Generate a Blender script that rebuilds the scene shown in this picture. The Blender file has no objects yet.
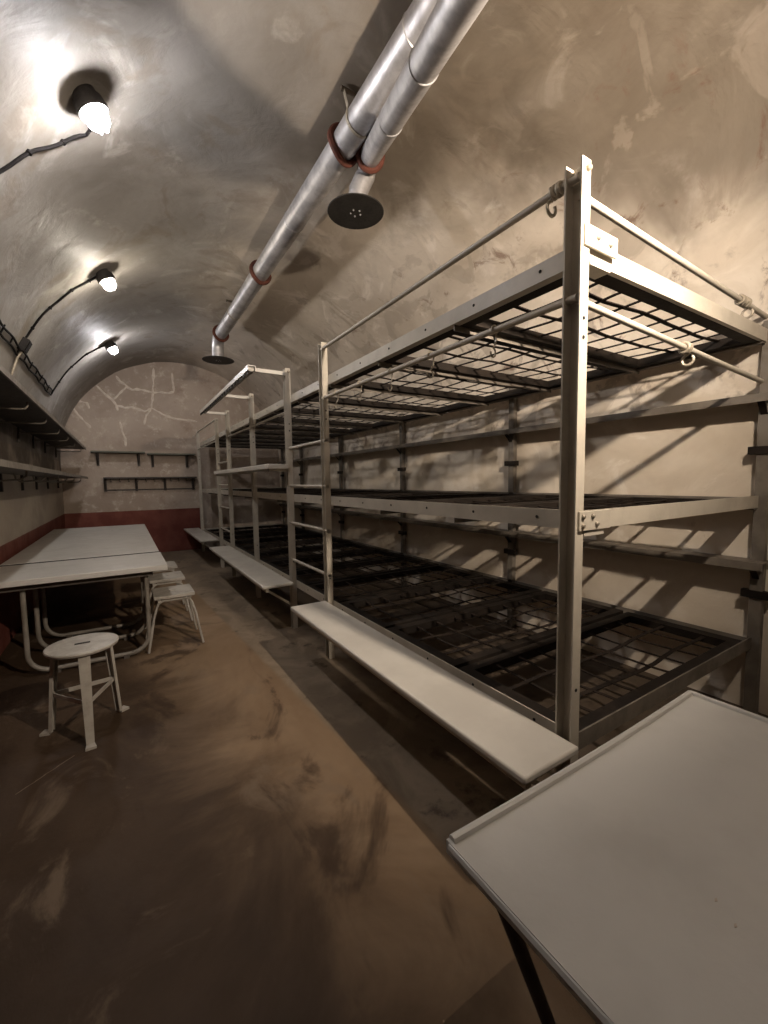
import bpy, bmesh, math, random
from mathutils import Vector, Matrix, noise

# ------------------------------------------------------------------ camera, world, exposure
scn = bpy.context.scene
col = scn.collection
F_PX = 416.1
YAW, PITCH, ROLL = math.radians(32.004), math.radians(4.381), math.radians(-0.851)
CAM = Vector((0.0, 0.0, 1.35))
fw = Vector((math.sin(YAW) * math.cos(PITCH), math.cos(YAW) * math.cos(PITCH), -math.sin(PITCH)))
rt0 = Vector((math.cos(YAW), -math.sin(YAW), 0.0))
up0 = rt0.cross(fw)
rt = math.cos(ROLL) * rt0 + math.sin(ROLL) * up0
up = -math.sin(ROLL) * rt0 + math.cos(ROLL) * up0
cd = bpy.data.cameras.new('camera')
cd.sensor_fit = 'HORIZONTAL'; cd.sensor_width = 36.0; cd.lens = 36.0 * F_PX / 768.0
cd.clip_start = 0.02; cd.clip_end = 60
cam = bpy.data.objects.new('camera', cd); col.objects.link(cam)
m = Matrix((rt, up, -fw)).transposed().to_4x4(); m.translation = CAM
cam.matrix_world = m
scn.camera = cam

wd = bpy.data.worlds.new('world'); scn.world = wd; wd.use_nodes = True
wd.node_tree.nodes['Background'].inputs[0].default_value = (0.02, 0.018, 0.016, 1)
wd.node_tree.nodes['Background'].inputs[1].default_value = 0.2
vs = scn.view_settings
vs.view_transform = 'Standard'; vs.look = 'None'; vs.gamma = 1.0; vs.use_curve_mapping = False
vs.exposure = 0.0

LAMP_COOL = (1.0, 0.965, 0.98)      # three lamps on the vault
LAMP_NEUTRAL = (1.0, 0.90, 0.76)
LAMP_WARM = (1.0, 0.84, 0.68)      # lamp above the near table, out of frame
LAMP_TILT = .04
E_COOL, E_NEUTRAL, E_FAR, E_WARM = 700.0, 430.0, 500.0, 11800.0

# ------------------------------------------------------------------ room dimensions (metres)
XL, XR = -0.90, 3.00
YF, YB = -0.06, 9.20
VC, VZ, VR = 1.05, 1.75, 1.95        # barrel vault: centre x, springing height, radius
X0 = 1.26                            # aisle side of the bunk posts
rnd = random.Random(7)

# ------------------------------------------------------------------ helpers
class MB:
    def __init__(s): s.v = []; s.f = []
    def box(s, a, b):
        x0, y0, z0 = a; x1, y1, z1 = b
        if x0 > x1: x0, x1 = x1, x0
        if y0 > y1: y0, y1 = y1, y0
        if z0 > z1: z0, z1 = z1, z0
        n = len(s.v)
        s.v += [(x0,y0,z0),(x1,y0,z0),(x1,y1,z0),(x0,y1,z0),(x0,y0,z1),(x1,y0,z1),(x1,y1,z1),(x0,y1,z1)]
        s.f += [tuple(n+i for i in q) for q in ((3,2,1,0),(4,5,6,7),(0,1,5,4),(1,2,6,5),(2,3,7,6),(3,0,4,7))]
        return s
    def prism(s, poly, axis, a, b):
        """closed polygon (list of 2-tuples) extruded along axis 0/1/2 from a to b"""
        n = len(s.v); k = len(poly)
        def p(q, t):
            return (t, q[0], q[1]) if axis == 0 else (q[0], t, q[1]) if axis == 1 else (q[0], q[1], t)
        s.v += [p(q, a) for q in poly] + [p(q, b) for q in poly]
        s.f += [tuple(range(n+k-1, n-1, -1)), tuple(range(n+k, n+2*k))]
        s.f += [(n+i, n+(i+1) % k, n+k+(i+1) % k, n+k+i) for i in range(k)]
        return s
    def tube(s, pts, r, n=10, closed=False, cap=True):
        P = [Vector(p) for p in pts]; k = len(P)
        rs = r if isinstance(r, (list, tuple)) else [r] * k
        ref = None; b0 = len(s.v)
        for i in range(k):
            if closed: t = P[(i+1) % k] - P[i-1]
            else: t = P[min(i+1, k-1)] - P[max(i-1, 0)]
            t.normalize()
            if ref is None:
                ref = t.cross(Vector((0,0,1)))
                if ref.length < 1e-3: ref = t.cross(Vector((1,0,0)))
            ref = ref - t * ref.dot(t); ref.normalize()
            bn = t.cross(ref)
            for j in range(n):
                a = 2*math.pi*j/n
                s.v.append(tuple(P[i] + (ref*math.cos(a) + bn*math.sin(a)) * rs[i]))
        for i in range(k if closed else k-1):
            for j in range(n):
                i2 = (i+1) % k
                s.f.append((b0+i*n+j, b0+i*n+(j+1) % n, b0+i2*n+(j+1) % n, b0+i2*n+j))
        if cap and not closed:
            s.f.append(tuple(b0+j for j in range(n-1, -1, -1)))
            s.f.append(tuple(b0+(k-1)*n+j for j in range(n)))
        return s
    def lathe(s, prof, o, ax=(0,0,1), n=24):
        """profile of (radius, height) spun about the axis through o"""
        ax = Vector(ax).normalized(); u = ax.orthogonal().normalized(); w = ax.cross(u); o = Vector(o)
        b0 = len(s.v); k = len(prof)
        for r, h in prof:
            for j in range(n):
                a = 2*math.pi*j/n
                s.v.append(tuple(o + ax*h + (u*math.cos(a) + w*math.sin(a))*max(r, 1e-4)))
        for i in range(k-1):
            for j in range(n):
                s.f.append((b0+i*n+j, b0+i*n+(j+1) % n, b0+(i+1)*n+(j+1) % n, b0+(i+1)*n+j))
        s.f.append(tuple(b0+j for j in range(n-1, -1, -1)))
        s.f.append(tuple(b0+(k-1)*n+j for j in range(n)))
        return s
    def bar(s, p, q, w, h, upv=(0,0,1)):
        """rectangular bar from p to q, w across, h along upv"""
        p = Vector(p); q = Vector(q); t = (q-p).normalized(); upv = Vector(upv)
        sd = t.cross(upv)
        if sd.length < 1e-4: sd = t.cross(Vector((1,0,0)))
        sd.normalize(); u2 = sd.cross(t)
        n = len(s.v)
        for c in (p, q):
            for a, b in ((-1,-1),(1,-1),(1,1),(-1,1)):
                s.v.append(tuple(c + sd*a*w/2 + u2*b*h/2))
        s.f += [tuple(n+i for i in g) for g in ((3,2,1,0),(4,5,6,7),(0,1,5,4),(1,2,6,5),(2,3,7,6),(3,0,4,7))]
        return s
    def mesh(s, name, org=(0,0,0), smooth=True, ang=38):
        me = bpy.data.meshes.new(name)
        ox, oy, oz = org
        me.from_pydata([(x-ox, y-oy, z-oz) for x, y, z in s.v], [], s.f)
        bm = bmesh.new(); bm.from_mesh(me)
        bmesh.ops.recalc_face_normals(bm, faces=bm.faces); bm.to_mesh(me); bm.free()
        if smooth:
            me.polygons.foreach_set('use_smooth', [True]*len(me.polygons))
            me.set_sharp_from_angle(angle=math.radians(ang))
        me.update()
        return me
    def build(s, name, mat, parent=None, org=None, bevel=0, smooth=True, kind=None):
        if org is None: org = ORG.get(parent.name, (0,0,0)) if parent else (0,0,0)
        me = s.mesh(name, org, smooth)
        me.materials.append(mat)
        o = bpy.data.objects.new(name, me); col.objects.link(o)
        if parent: o.parent = parent
        else: o.location = org
        ORG[o.name] = tuple(org)
        if bevel:
            b = o.modifiers.new('bevel', 'BEVEL'); b.width = bevel; b.segments = 2; b.limit_method = 'ANGLE'
        if kind: o['kind'] = kind
        return o

ORG = {}
def tag(o, label=None, cat=None, group=None, kind=None):
    if label: o['label'] = label
    if cat: o['category'] = cat
    if group: o['group'] = group
    if kind: o['kind'] = kind
    return o
def thing(name, loc, label, cat, group=None):
    o = bpy.data.objects.new(name, None); col.objects.link(o)
    o.location = loc; o.empty_display_size = 0.1
    ORG[o.name] = tuple(loc)
    return tag(o, label, cat, group)
def link_copy(src_mesh, name, loc, parent=None, rot=None):
    o = bpy.data.objects.new(name, src_mesh); col.objects.link(o)
    o.location = loc
    if rot: o.rotation_euler = rot
    if parent: o.parent = parent
    return o
def copy_tree(o, parent=None):
    c = o.copy(); col.objects.link(c)
    if parent: c.parent = parent
    for ch in list(o.children): copy_tree(ch, c)
    return c
def arc(c, r, a0, a1, n, plane='xz'):
    out = []
    for i in range(n+1):
        a = math.radians(a0 + (a1-a0)*i/n)
        u, w = r*math.cos(a), r*math.sin(a)
        out.append((c[0]+u, c[1], c[2]+w) if plane == 'xz' else (c[0]+u, c[1]+w, c[2]) if plane == 'xy' else (c[0], c[1]+u, c[2]+w))
    return out

# ------------------------------------------------------------------ materials
def newmat(name):
    mt = bpy.data.materials.new(name); mt.use_nodes = True
    nt = mt.node_tree
    return mt, nt, nt.nodes['Principled BSDF']
class G:
    """tiny node-graph helper"""
    def __init__(s, nt):
        s.nt = nt; s.tc = nt.nodes.new('ShaderNodeTexCoord')
        s.geo = nt.nodes.new('ShaderNodeNewGeometry')
        s.pos = s.geo.outputs['Position']
    def l(s, a, b): s.nt.links.new(a, b)
    def noise(s, scale, detail=4, rough=.55, vec=None, dist=0.0, out=0):
        n = s.nt.nodes.new('ShaderNodeTexNoise')
        n.inputs['Scale'].default_value = scale; n.inputs['Detail'].default_value = detail
        n.inputs['Roughness'].default_value = rough; n.inputs['Distortion'].default_value = dist
        s.l(vec if vec is not None else s.pos, n.inputs['Vector'])
        return n.outputs[out]
    def mapv(s, scale=(1,1,1), rot=(0,0,0), loc=(0,0,0), vec=None):
        n = s.nt.nodes.new('ShaderNodeMapping')
        n.inputs['Scale'].default_value = scale; n.inputs['Rotation'].default_value = rot; n.inputs['Location'].default_value = loc
        s.l(vec if vec is not None else s.pos, n.inputs['Vector']); return n.outputs[0]
    def ramp(s, fac, a, b):
        n = s.nt.nodes.new('ShaderNodeMapRange'); n.inputs[1].default_value = a; n.inputs[2].default_value = b
        n.interpolation_type = 'SMOOTHSTEP'
        s.l(fac, n.inputs[0]); return n.outputs[0]
    def mix(s, fac, a, b):
        n = s.nt.nodes.new('ShaderNodeMix'); n.data_type = 'RGBA'
        for v, i in ((fac, 0), (a, 6), (b, 7)):
            if isinstance(v, (int, float)): n.inputs[i].default_value = v
            elif isinstance(v, tuple): n.inputs[i].default_value = (*v, 1)
            else: s.l(v, n.inputs[i])
        return n.outputs[2]
    def math(s, op, a, b=0.0):
        n = s.nt.nodes.new('ShaderNodeMath'); n.operation = op
        for v, i in ((a, 0), (b, 1)):
            if isinstance(v, (int, float)): n.inputs[i].default_value = v
            else: s.l(v, n.inputs[i])
        return n.outputs[0]
    def xyz(s):
        n = s.nt.nodes.new('ShaderNodeSeparateXYZ'); s.l(s.pos, n.inputs[0]); return n.outputs
    def bump(s, h, strength, dist=0.01, nrm=None):
        n = s.nt.nodes.new('ShaderNodeBump'); n.inputs['Strength'].default_value = strength
        n.inputs['Distance'].default_value = dist; s.l(h, n.inputs['Height'])
        if nrm is not None: s.l(nrm, n.inputs['Normal'])
        return n.outputs[0]

def paint(name, c1, c2, scale=6, rough=.5, metal=0.0, bump=.15, bscale=60, lo=.4, hi=.65, rust=None, rmin=.62, spec=.4):
    mt, nt, bs = newmat(name); g = G(nt)
    c = g.mix(g.ramp(g.noise(scale, 5, .6), lo, hi), c1, c2)
    if rust: c = g.mix(g.ramp(g.noise(scale*2.7, 6, .7), rmin, rmin+.12), c, rust)
    g.l(c, bs.inputs['Base Color'])
    r = g.noise(scale*4, 3, .6)
    rr = g.math('ADD', g.math('MULTIPLY', r, .25), rough - .12); g.l(rr, bs.inputs['Roughness'])
    bs.inputs['Metallic'].default_value = metal; bs.inputs['Specular IOR Level'].default_value = spec
    if bump: g.l(g.bump(g.noise(bscale, 4, .6), bump, .004), bs.inputs['Normal'])
    return mt

M = {}
M['steel'] = paint('painted_steel', (.49,.445,.37), (.42,.38,.315), 5, .42, 0, .12, 90, rust=(.20,.13,.08), rmin=.72)
M['bench'] = paint('bench_paint', (.57,.54,.485), (.51,.48,.43), 3, .34, 0, .08, 45, spec=.5)
M['table'] = paint('table_paint', (.50,.485,.455), (.44,.425,.395), 2.5, .33, 0, .10, 55, spec=.5)
M['neartable'] = paint('near_table_paint', (.64,.63,.60), (.56,.55,.52), 2.5, .36, 0, .10, 55, spec=.5)
M['tableleg'] = paint('tube_paint', (.22,.20,.17), (.16,.143,.12), 8, .45, 0, .1, 80)
M['darkleg'] = paint('dark_tube', (.10,.085,.07), (.06,.05,.042), 8, .5, 0, .1, 80)
M['strap'] = paint('blackened_strap', (.016,.012,.010), (.026,.018,.013), 9, .7, 0, .3, 120, rust=(.06,.024,.012), rmin=.66, spec=.15)
M['frame'] = paint('blackened_frame', (.014,.011,.009), (.024,.018,.014), 6, .65, 0, .2, 90, spec=.15)
M['beam'] = paint('beam_paint', (.19,.165,.135), (.125,.107,.086), 5, .5, 0, .15, 80)
M['galv'] = paint('galvanised_pipe', (.55,.54,.54), (.38,.37,.375), 11, .46, .65, .12, 140, lo=.35, hi=.7, spec=.5)
M['duct'] = paint('outlet_disc', (.04,.037,.033), (.028,.025,.023), 12, .5, .3, .2, 80)
M['rust'] = paint('rust_ring', (.11,.032,.018), (.06,.02,.012), 22, .75, .1, .7, 60)
M['wire'] = paint('hook_wire', (.42,.37,.29), (.30,.26,.20), 20, .45, .2, 0)
M['strapiron'] = paint('hanger_iron', (.16,.13,.10), (.10,.08,.06), 20, .55, .4, .2, 90)
M['cable'] = paint('black_cable', (.008,.007,.007), (.014,.012,.011), 15, .7, 0, .2, 80, spec=.1)
M['lampbase'] = paint('lamp_base', (.03,.027,.025), (.018,.016,.015), 15, .6, 0, .2, 70, spec=.25)
M['cage'] = paint('lamp_cage', (.5,.5,.5), (.4,.4,.4), 15, .4, .6, 0)
M['darkshelf'] = paint('dark_shelf', (.055,.045,.038), (.035,.028,.024), 5, .55, 0, .2, 60)
M['greenshelf'] = paint('green_shelf', (.11,.115,.085), (.075,.075,.06), 5, .55, 0, .2, 60)
M['lipshelf'] = paint('shelf_lip', (.20,.18,.15), (.14,.12,.10), 6, .5, 0, .2, 60)
M['stool'] = paint('stool_paint', (.37,.345,.305), (.28,.26,.225), 9, .42, 0, .25, 60, rust=(.12,.09,.07), rmin=.7)
M['hole'] = paint('dark_hole', (.012,.01,.009), (.008,.007,.006), 10, .9, 0, 0)
M['bolt'] = paint('bolt', (.30,.27,.22), (.2,.17,.13), 30, .4, .5, 0)

def emit(name, c, e):
    mt, nt, bs = newmat(name)
    bs.inputs['Base Color'].default_value = (.9,.9,.9,1); bs.inputs['Roughness'].default_value = .25
    bs.inputs['Emission Color'].default_value = (*c, 1); bs.inputs['Emission Strength'].default_value = e
    return mt

def plaster(name, kind):
    mt, nt, bs = newmat(name); g = G(nt); o = g.xyz()
    warp = g.mapv((1, .75, 1))
    big = g.noise(1.1, 5, .58, warp, .6)
    mid = g.noise(3.1, 6, .62, warp, .8)
    fine = g.noise(26, 5, .6)
    if kind == 'vault':
        grey = g.mix(g.ramp(big, .36, .64), (.235,.215,.19), (.33,.31,.285))
        grey = g.mix(g.ramp(mid, .54, .70), grey, (.40,.375,.34))
        brn = g.mix(g.ramp(big, .36, .64), (.135,.108,.08), (.195,.162,.125))
        brn = g.mix(g.ramp(mid, .54, .68), brn, (.23,.195,.155))
        crm = g.mix(g.ramp(big, .36, .64), (.47,.40,.32), (.59,.515,.425))
        crm = g.mix(g.ramp(mid, .54, .68), crm, (.66,.585,.50))
        wob = g.math('MULTIPLY', g.math('SUBTRACT', g.noise(.9, 5, .6, None, .6), .5), 1.6)
        crm = g.mix(g.ramp(g.math('ADD', g.math('SUBTRACT', g.math('MULTIPLY', o[2], 1.3), g.math('MULTIPLY', o[1], .55)), wob), 2.75, 3.4), crm, brn)
        low = g.ramp(g.math('ADD', o[2], g.math('MULTIPLY', wob, .35)), 2.85, 2.5)  # lower right vault lightened, lamplight painted into the plaster colour
        crm = g.mix(low, crm, g.mix(g.ramp(mid, .4, .62), (.66,.575,.47), (.78,.70,.595)))
        c = g.mix(g.ramp(g.math('ADD', o[0], wob), .55, 1.75), grey, crm)
        c = g.mix(g.math('MULTIPLY', g.ramp(g.noise(2.1, 6, .6, g.mapv((1,1,1), (0,0,0), (3.1,7.7,1.2)), 1.0), .55, .66), .45), c, (.20,.16,.12))
        dirt = g.math('MULTIPLY', g.ramp(g.noise(1.6, 6, .6, g.mapv((1,1,1))), .30, .55), g.math('MULTIPLY', g.ramp(o[0], -.6, -.75), g.ramp(o[2], 2.02, 1.9)))
        c = g.mix(g.math('MULTIPLY', dirt, .85), c, (.07,.055,.045))
        right = g.ramp(o[0], 1.7, 2.7)
        red = g.math('MULTIPLY', g.ramp(g.noise(4.2, 7, .7, g.mapv((1,1,1), (0,0,0), (9.3,2.2,4.4)), .7), .57, .70), right)
        c = g.mix(g.math('MULTIPLY', red, .75), c, (.135,.07,.045))
        light = g.math('MULTIPLY', g.ramp(g.noise(2.6, 5, .55, g.mapv((1,1,1), (0,0,0), (5.5,1.9,8.1)), 1.1), .55, .61), right)
        c = g.mix(g.math('MULTIPLY', light, .55), c, (.33,.28,.225))
        speck = g.ramp(g.noise(38, 4, .75), .70, .78)
        c = g.mix(g.math('MULTIPLY', speck, .5), c, (.085,.05,.033))
    elif kind == 'right':
        c = g.mix(g.ramp(big, .36, .62), (.60,.51,.40), (.74,.65,.53))
        c = g.mix(g.ramp(mid, .56, .68), c, (.78,.70,.59))
        c = g.mix(g.math('MULTIPLY', g.ramp(g.noise(30, 5, .75), .67, .76), .7), c, (.20,.13,.085))
        c = g.mix(g.math('MULTIPLY', g.ramp(g.noise(5, 6, .7, g.mapv((1,1,1), (0,0,0), (2,5,8))), .60, .72), .5), c, (.34,.23,.16))
    elif kind == 'left':
        c = g.mix(g.ramp(big, .36, .62), (.33,.285,.235), (.43,.38,.31))
        dirt = g.math('MULTIPLY', g.ramp(g.noise(1.6, 6, .6, g.mapv((1,1,1))), .30, .55), g.math('MULTIPLY', g.ramp(o[2], 1.45, 1.60), g.ramp(o[2], 1.98, 1.86)))
        c = g.mix(g.math('MULTIPLY', dirt, .85), c, (.07,.055,.045))
    else:   # end wall
        c = g.mix(g.ramp(big, .36, .62), (.33,.265,.215), (.42,.35,.29))
        c = g.mix(g.ramp(g.noise(6, 6, .7), .52, .68), c, (.50,.43,.36))
        c = g.mix(g.math('MULTIPLY', g.ramp(g.noise(2.2, 6, .7, g.mapv((1,1,1), (0,0,0), (1,3,6))), .55, .7), .6), c, (.26,.185,.145))
    if kind in ('left', 'end'):
        edge = g.math('ADD', o[2], g.math('MULTIPLY', g.math('SUBTRACT', g.noise(9, 4), .5), .012))
        dado = g.math('MULTIPLY', g.ramp(edge, .846, .838), g.ramp(o[0], 1.32, 1.30))
        c = g.mix(dado, c, g.mix(g.ramp(g.noise(3.5, 5), .35, .65), (.125,.034,.024), (.17,.055,.040)))
    g.l(c, bs.inputs['Base Color'])
    g.l(g.math('ADD', g.math('MULTIPLY', fine, .3), .55 if kind != 'vault' else .47), bs.inputs['Roughness'])
    bs.inputs['Specular IOR Level'].default_value = .25
    b1 = g.bump(g.noise(3.2, 5, .55, g.mapv((1, 1.3, 1)), .5), .45, .03)
    b2 = g.bump(g.noise(40, 5, .6), .18, .004, b1)
    g.l(b2, bs.inputs['Normal'])
    return mt
M['vault'] = plaster('vault_plaster', 'vault')
M['wright'] = plaster('right_plaster', 'right')
M['wleft'] = plaster('left_plaster', 'left')
M['wend'] = plaster('end_plaster', 'end')
M['crack'] = paint('filled_crack', (.62,.55,.47), (.50,.43,.36), 14, .7, 0, .4, 70)

M['crack_floor'] = paint('floor_crack_fill', (.16,.12,.085), (.11,.08,.055), 20, .8, 0, .3, 70)
def floor_mat():
    mt, nt, bs = newmat('concrete_floor'); g = G(nt); o = g.xyz()
    v = g.mapv((1,.7,1))
    big = g.noise(.9, 6, .6, v, .8); mid = g.noise(2.6, 7, .66, v, 1.0); fine = g.noise(24, 5, .65)
    lit_mask = g.ramp(g.math('ADD', g.math('ADD', o[0], g.math('MULTIPLY', o[1], .16)), g.math('MULTIPLY', g.math('SUBTRACT', g.noise(1.3, 6, .62, None, .7), .5), 1.3)), .35, 1.05)  # painted light: aisle floor lighter, near-left floor darkened as shade
    dark = g.mix(g.ramp(big, .36, .62), (.034,.021,.012), (.056,.036,.022))
    lite = g.mix(g.ramp(big, .36, .62), (.185,.122,.072), (.255,.18,.115))
    brown = g.mix(lit_mask, dark, lite)
    brown = g.mix(g.math('MULTIPLY', g.ramp(mid, .54, .70), .6), brown, (.17,.128,.09))
    brown = g.mix(g.math('MULTIPLY', g.ramp(g.noise(1.9, 5, .6, g.mapv((1,.6,1), (0,0,0), (4,9,0)), 1.2), .55, .66), .75), brown, (.034,.020,.012))
    grey = g.mix(g.ramp(mid, .38, .64), (.165,.125,.088), (.25,.195,.14))
    grey = g.mix(g.math('MULTIPLY', g.ramp(g.noise(4.5, 6, .65), .56, .68), .7), grey, (.045,.033,.025))
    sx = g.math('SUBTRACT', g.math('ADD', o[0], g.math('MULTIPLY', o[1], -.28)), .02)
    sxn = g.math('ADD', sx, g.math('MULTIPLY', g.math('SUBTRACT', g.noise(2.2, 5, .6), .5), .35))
    shade_blob = g.math('MULTIPLY', g.ramp(o[1], 1.75, 1.45), g.ramp(g.math('ABSOLUTE', sxn), .15, .06))  # dark blob on the near floor, a cast shadow painted in
    brown = g.mix(g.math('MULTIPLY', shade_blob, .5), brown, (.034,.021,.013))
    # top rail's shadow edge painted as a slanting line in front of the bunks
    line = g.math('ADD', o[0], g.math('MULTIPLY', o[1], .057))
    wob = g.math('ADD', line, g.math('MULTIPLY', g.math('SUBTRACT', g.noise(6, 4), .5), .03))
    bunk_shade = g.ramp(g.math('ADD', o[0], g.math('MULTIPLY', g.math('SUBTRACT', g.noise(3, 5, .6), .5), .25)), 1.25, 1.45)  # floor under the bunk darkened, its shade painted into the colour
    grey = g.mix(g.math('MULTIPLY', bunk_shade, .65), grey, (.05,.036,.027))
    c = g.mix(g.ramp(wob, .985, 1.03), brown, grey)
    g.l(c, bs.inputs['Base Color'])
    g.l(g.math('ADD', g.math('MULTIPLY', mid, .4), .42), bs.inputs['Roughness'])
    bs.inputs['Specular IOR Level'].default_value = .16
    b1 = g.bump(mid, .25, .02); g.l(g.bump(fine, .3, .004, b1), bs.inputs['Normal'])
    return mt
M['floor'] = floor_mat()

# ------------------------------------------------------------------ the room
def struct(o): o['kind'] = 'structure'; return o
def grid_surface(fn, nu, nv):
    b = MB()
    b.v = [fn(i/nu, j/nv) for j in range(nv+1) for i in range(nu+1)]
    b.f = [(j*(nu+1)+i, j*(nu+1)+i+1, (j+1)*(nu+1)+i+1, (j+1)*(nu+1)+i) for j in range(nv) for i in range(nu)]
    return b
def plain(b, name, mat, flip=False):
    me = bpy.data.meshes.new(name); me.from_pydata(b.v, [], [tuple(reversed(f)) for f in b.f] if flip else b.f)
    me.polygons.foreach_set('use_smooth', [True]*len(me.polygons)); me.materials.append(mat); me.update()
    o = bpy.data.objects.new(name, me); col.objects.link(o); return struct(o)

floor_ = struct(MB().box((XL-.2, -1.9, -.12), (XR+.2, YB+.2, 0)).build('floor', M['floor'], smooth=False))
def uneven(p, amp=.012):
    v = Vector(p)
    return amp*(noise.noise(v*1.3) + .5*noise.noise(v*3.1+Vector((7,1,3))) + .3*noise.noise(v*7.3)) 
VAMP = .013
def vf(u, t):
    a = math.pi*(1-u); y = YF + (YB-YF)*t
    p = (VC+VR*math.cos(a), y, VZ+VR*math.sin(a))
    w = min(1, min(u, 1-u)*14)
    r = VR + uneven(p, VAMP)*w
    return (VC+r*math.cos(a), y, VZ+r*math.sin(a))
plain(grid_surface(vf, 130, 190), 'ceiling', M['vault'])
plain(grid_surface(lambda u, t: (XL, YF+(YB-YF)*t, VZ*u), 24, 120), 'wall_left', M['wleft'])
plain(grid_surface(lambda u, t: (XR, YF+(YB-YF)*t, VZ*(1-u)), 24, 120), 'wall_right', M['wright'])
def lunette(y, name, mat):
    b = MB(); pts = [(XL, y, 0), (XR, y, 0)] + [(VC+VR*math.cos(math.pi*i/48), y, VZ+VR*math.sin(math.pi*i/48)) for i in range(49)]
    b.v = [(x + (0), yy, z) for x, yy, z in pts]
    b.v += [(x, y + (.15 if y > 0 else -.15), z) for x, yy, z in pts]
    n = len(pts)
    b.f = [tuple(range(n)), tuple(range(2*n-1, n-1, -1))] + [(i, (i+1) % n, n+(i+1) % n, n+i) for i in range(n)]
    o = b.build(name, mat, smooth=False); return struct(o)
wall_back = lunette(YB, 'wall_back', M['wend'])
b = MB()
out = [(XL,0),(-.45,0),(-.45,2.05),(.42,2.05),(.42,0),(XR,0)] + [(VC+VR*math.cos(math.pi*i/48), VZ+VR*math.sin(math.pi*i/48)) for i in range(49)]
wall_front = struct(b.prism(out, 1, YF-.30, YF).build('wall_front', M['wleft'], smooth=False))
for nm, a, c in (('wall_passage_left', (-.65,-1.8,0), (-.55,YF-.30,2.15)), ('wall_passage_right', (.52,-1.8,0), (.62,YF-.30,2.15)), ('wall_passage_end', (-.55,-1.8,0), (.52,-1.7,2.15)), ('ceiling_passage', (-.65,-1.8,2.15), (.62,YF-.30,2.25))):
    struct(MB().box(a, c).build(nm, M['wleft'], smooth=False))

# pale filled cracks on the end wall
cr = [[(-.31,3.12),(-.19,2.99),(-.08,2.885),(-.02,2.79),(0,2.70)],
      [(-.08,2.885),(.02,2.99),(.10,3.08),(.16,3.155)],
      [(0,3.33),(.07,3.24),(.16,3.155),(.24,3.10),(.33,3.12),(.45,3.11),(.58,3.085),(.72,3.10),(.86,3.10),(.95,3.145)],
      [(.61,3.55),(.60,3.35),(.595,3.2),(.58,3.085),(.56,2.93),(.54,2.79),(.45,2.65),(.405,2.47)],
      [(-.02,2.79),(.10,2.76),(.22,2.78),(.33,2.755),(.43,2.72),(.54,2.79)],
      [(.54,2.79),(.68,2.72),(.80,2.65),(.97,2.61),(1.15,2.60),(1.34,2.585)],
      [(.925,3.50),(.93,3.33),(.95,3.145)],
      [(.02,2.50),(.04,2.33),(.09,2.19),(.09,2.05)],
      [(-.68,2.72),(-.60,2.58),(-.50,2.44),(-.43,2.36)],
      [(-.68,2.72),(-.60,2.83),(-.47,2.80),(-.44,2.70)]]
for ci, pl in enumerate(cr):
    b = MB(); L = []
    for (xa, za), (xb, zb) in zip(pl[:-1], pl[1:]):
        for k in range(5):
            t = k/5; x = xa+(xb-xa)*t; z = za+(zb-za)*t
            L.append((x+.012*noise.noise(Vector((x*9,ci,z*9))), z+.012*noise.noise(Vector((x*9,ci+5,z*9)))))
    L.append(pl[-1])
    n = len(L)
    for i, (x, z) in enumerate(L):
        a = L[max(i-1,0)]; c = L[min(i+1,n-1)]
        t = Vector((c[0]-a[0], c[1]-a[1])).normalized(); nn = Vector((-t.y, t.x))
        w = (.021+.020*noise.noise(Vector((x*14,z*14,ci)))) * (1 if 0 < i < n-1 else .35)
        for s_, dy in ((-1,.002),(-.6,-.003),(.6,-.003),(1,.002)):
            b.v.append((x+nn.x*w*s_, YB+dy, z+nn.y*w*s_))
    for i in range(n-1):
        for j in range(3): b.f.append((i*4+j, i*4+j+1, i*4+4+j+1, i*4+4+j))
    b.build('filled_crack', M['crack'], wall_back, (0,0,0))

# thin pale crack in the floor in front of the round stool
b = MB(); n = 14
for i in range(n+1):
    t_ = i/n; x = -.472+.197*t_+.008*noise.noise(Vector((t_*9,3,1))); y = 2.327+.188*t_
    w = .004+.003*noise.noise(Vector((t_*14,1,7))); w *= (1 if 0 < i < n else .3)
    b.v += [(x-w, y, .0004), (x+w, y, .0004)]
b.f = [(2*i, 2*i+1, 2*i+3, 2*i+2) for i in range(n)]
b.build('floor_crack', M['crack_floor'], floor_, (0,0,0), smooth=False)

# ------------------------------------------------------------------ the three-tier bunk
PY = [.825, 2.83, 3.62, 4.83, 6.10, 6.90, 8.78]     # front post positions (near face)
PW, PD, PT, PH = .062, .045, .006, 2.345            # U-channel: width in y, depth in x, thickness, height
BY0, BY1 = .84, 8.82
XB = 2.925
TIERS = (.446, 1.236, 2.115)
bunk = thing('three_tier_bunk', (X0, BY0, 0), 'long grey steel three-tier bunk frame with black strap lattice along right wall', 'bunk bed')
def uposts(y, x, z1, name='post', flip=1):
    # U-channel open to the aisle
    pr = [(x, y), (x+PD*flip, y), (x+PD*flip, y+PW), (x, y+PW), (x, y+PW-PT), (x+(PD-PT)*flip, y+PW-PT), (x+(PD-PT)*flip, y+PT), (x, y+PT)]
    return MB().prism(pr, 2, 0, z1).build(name, M['steel'], bunk, smooth=False)
for i, y in enumerate(PY):
    p = uposts(y, X0, PH)
    for z in (1.86, 1.80, .62):        # bolt holes
        MB().lathe([(.006,0),(.006,.003)], (X0+PD*.5, y+.001, z), (0,-1,0), 8).build('bolt_hole', M['hole'], p)
    MB().lathe([(.011,0),(.011,.008),(.007,.012)], (X0+PD*.62, y, 2.315), (0,-1,0), 6).build('bolt', M['bolt'], p)
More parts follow.
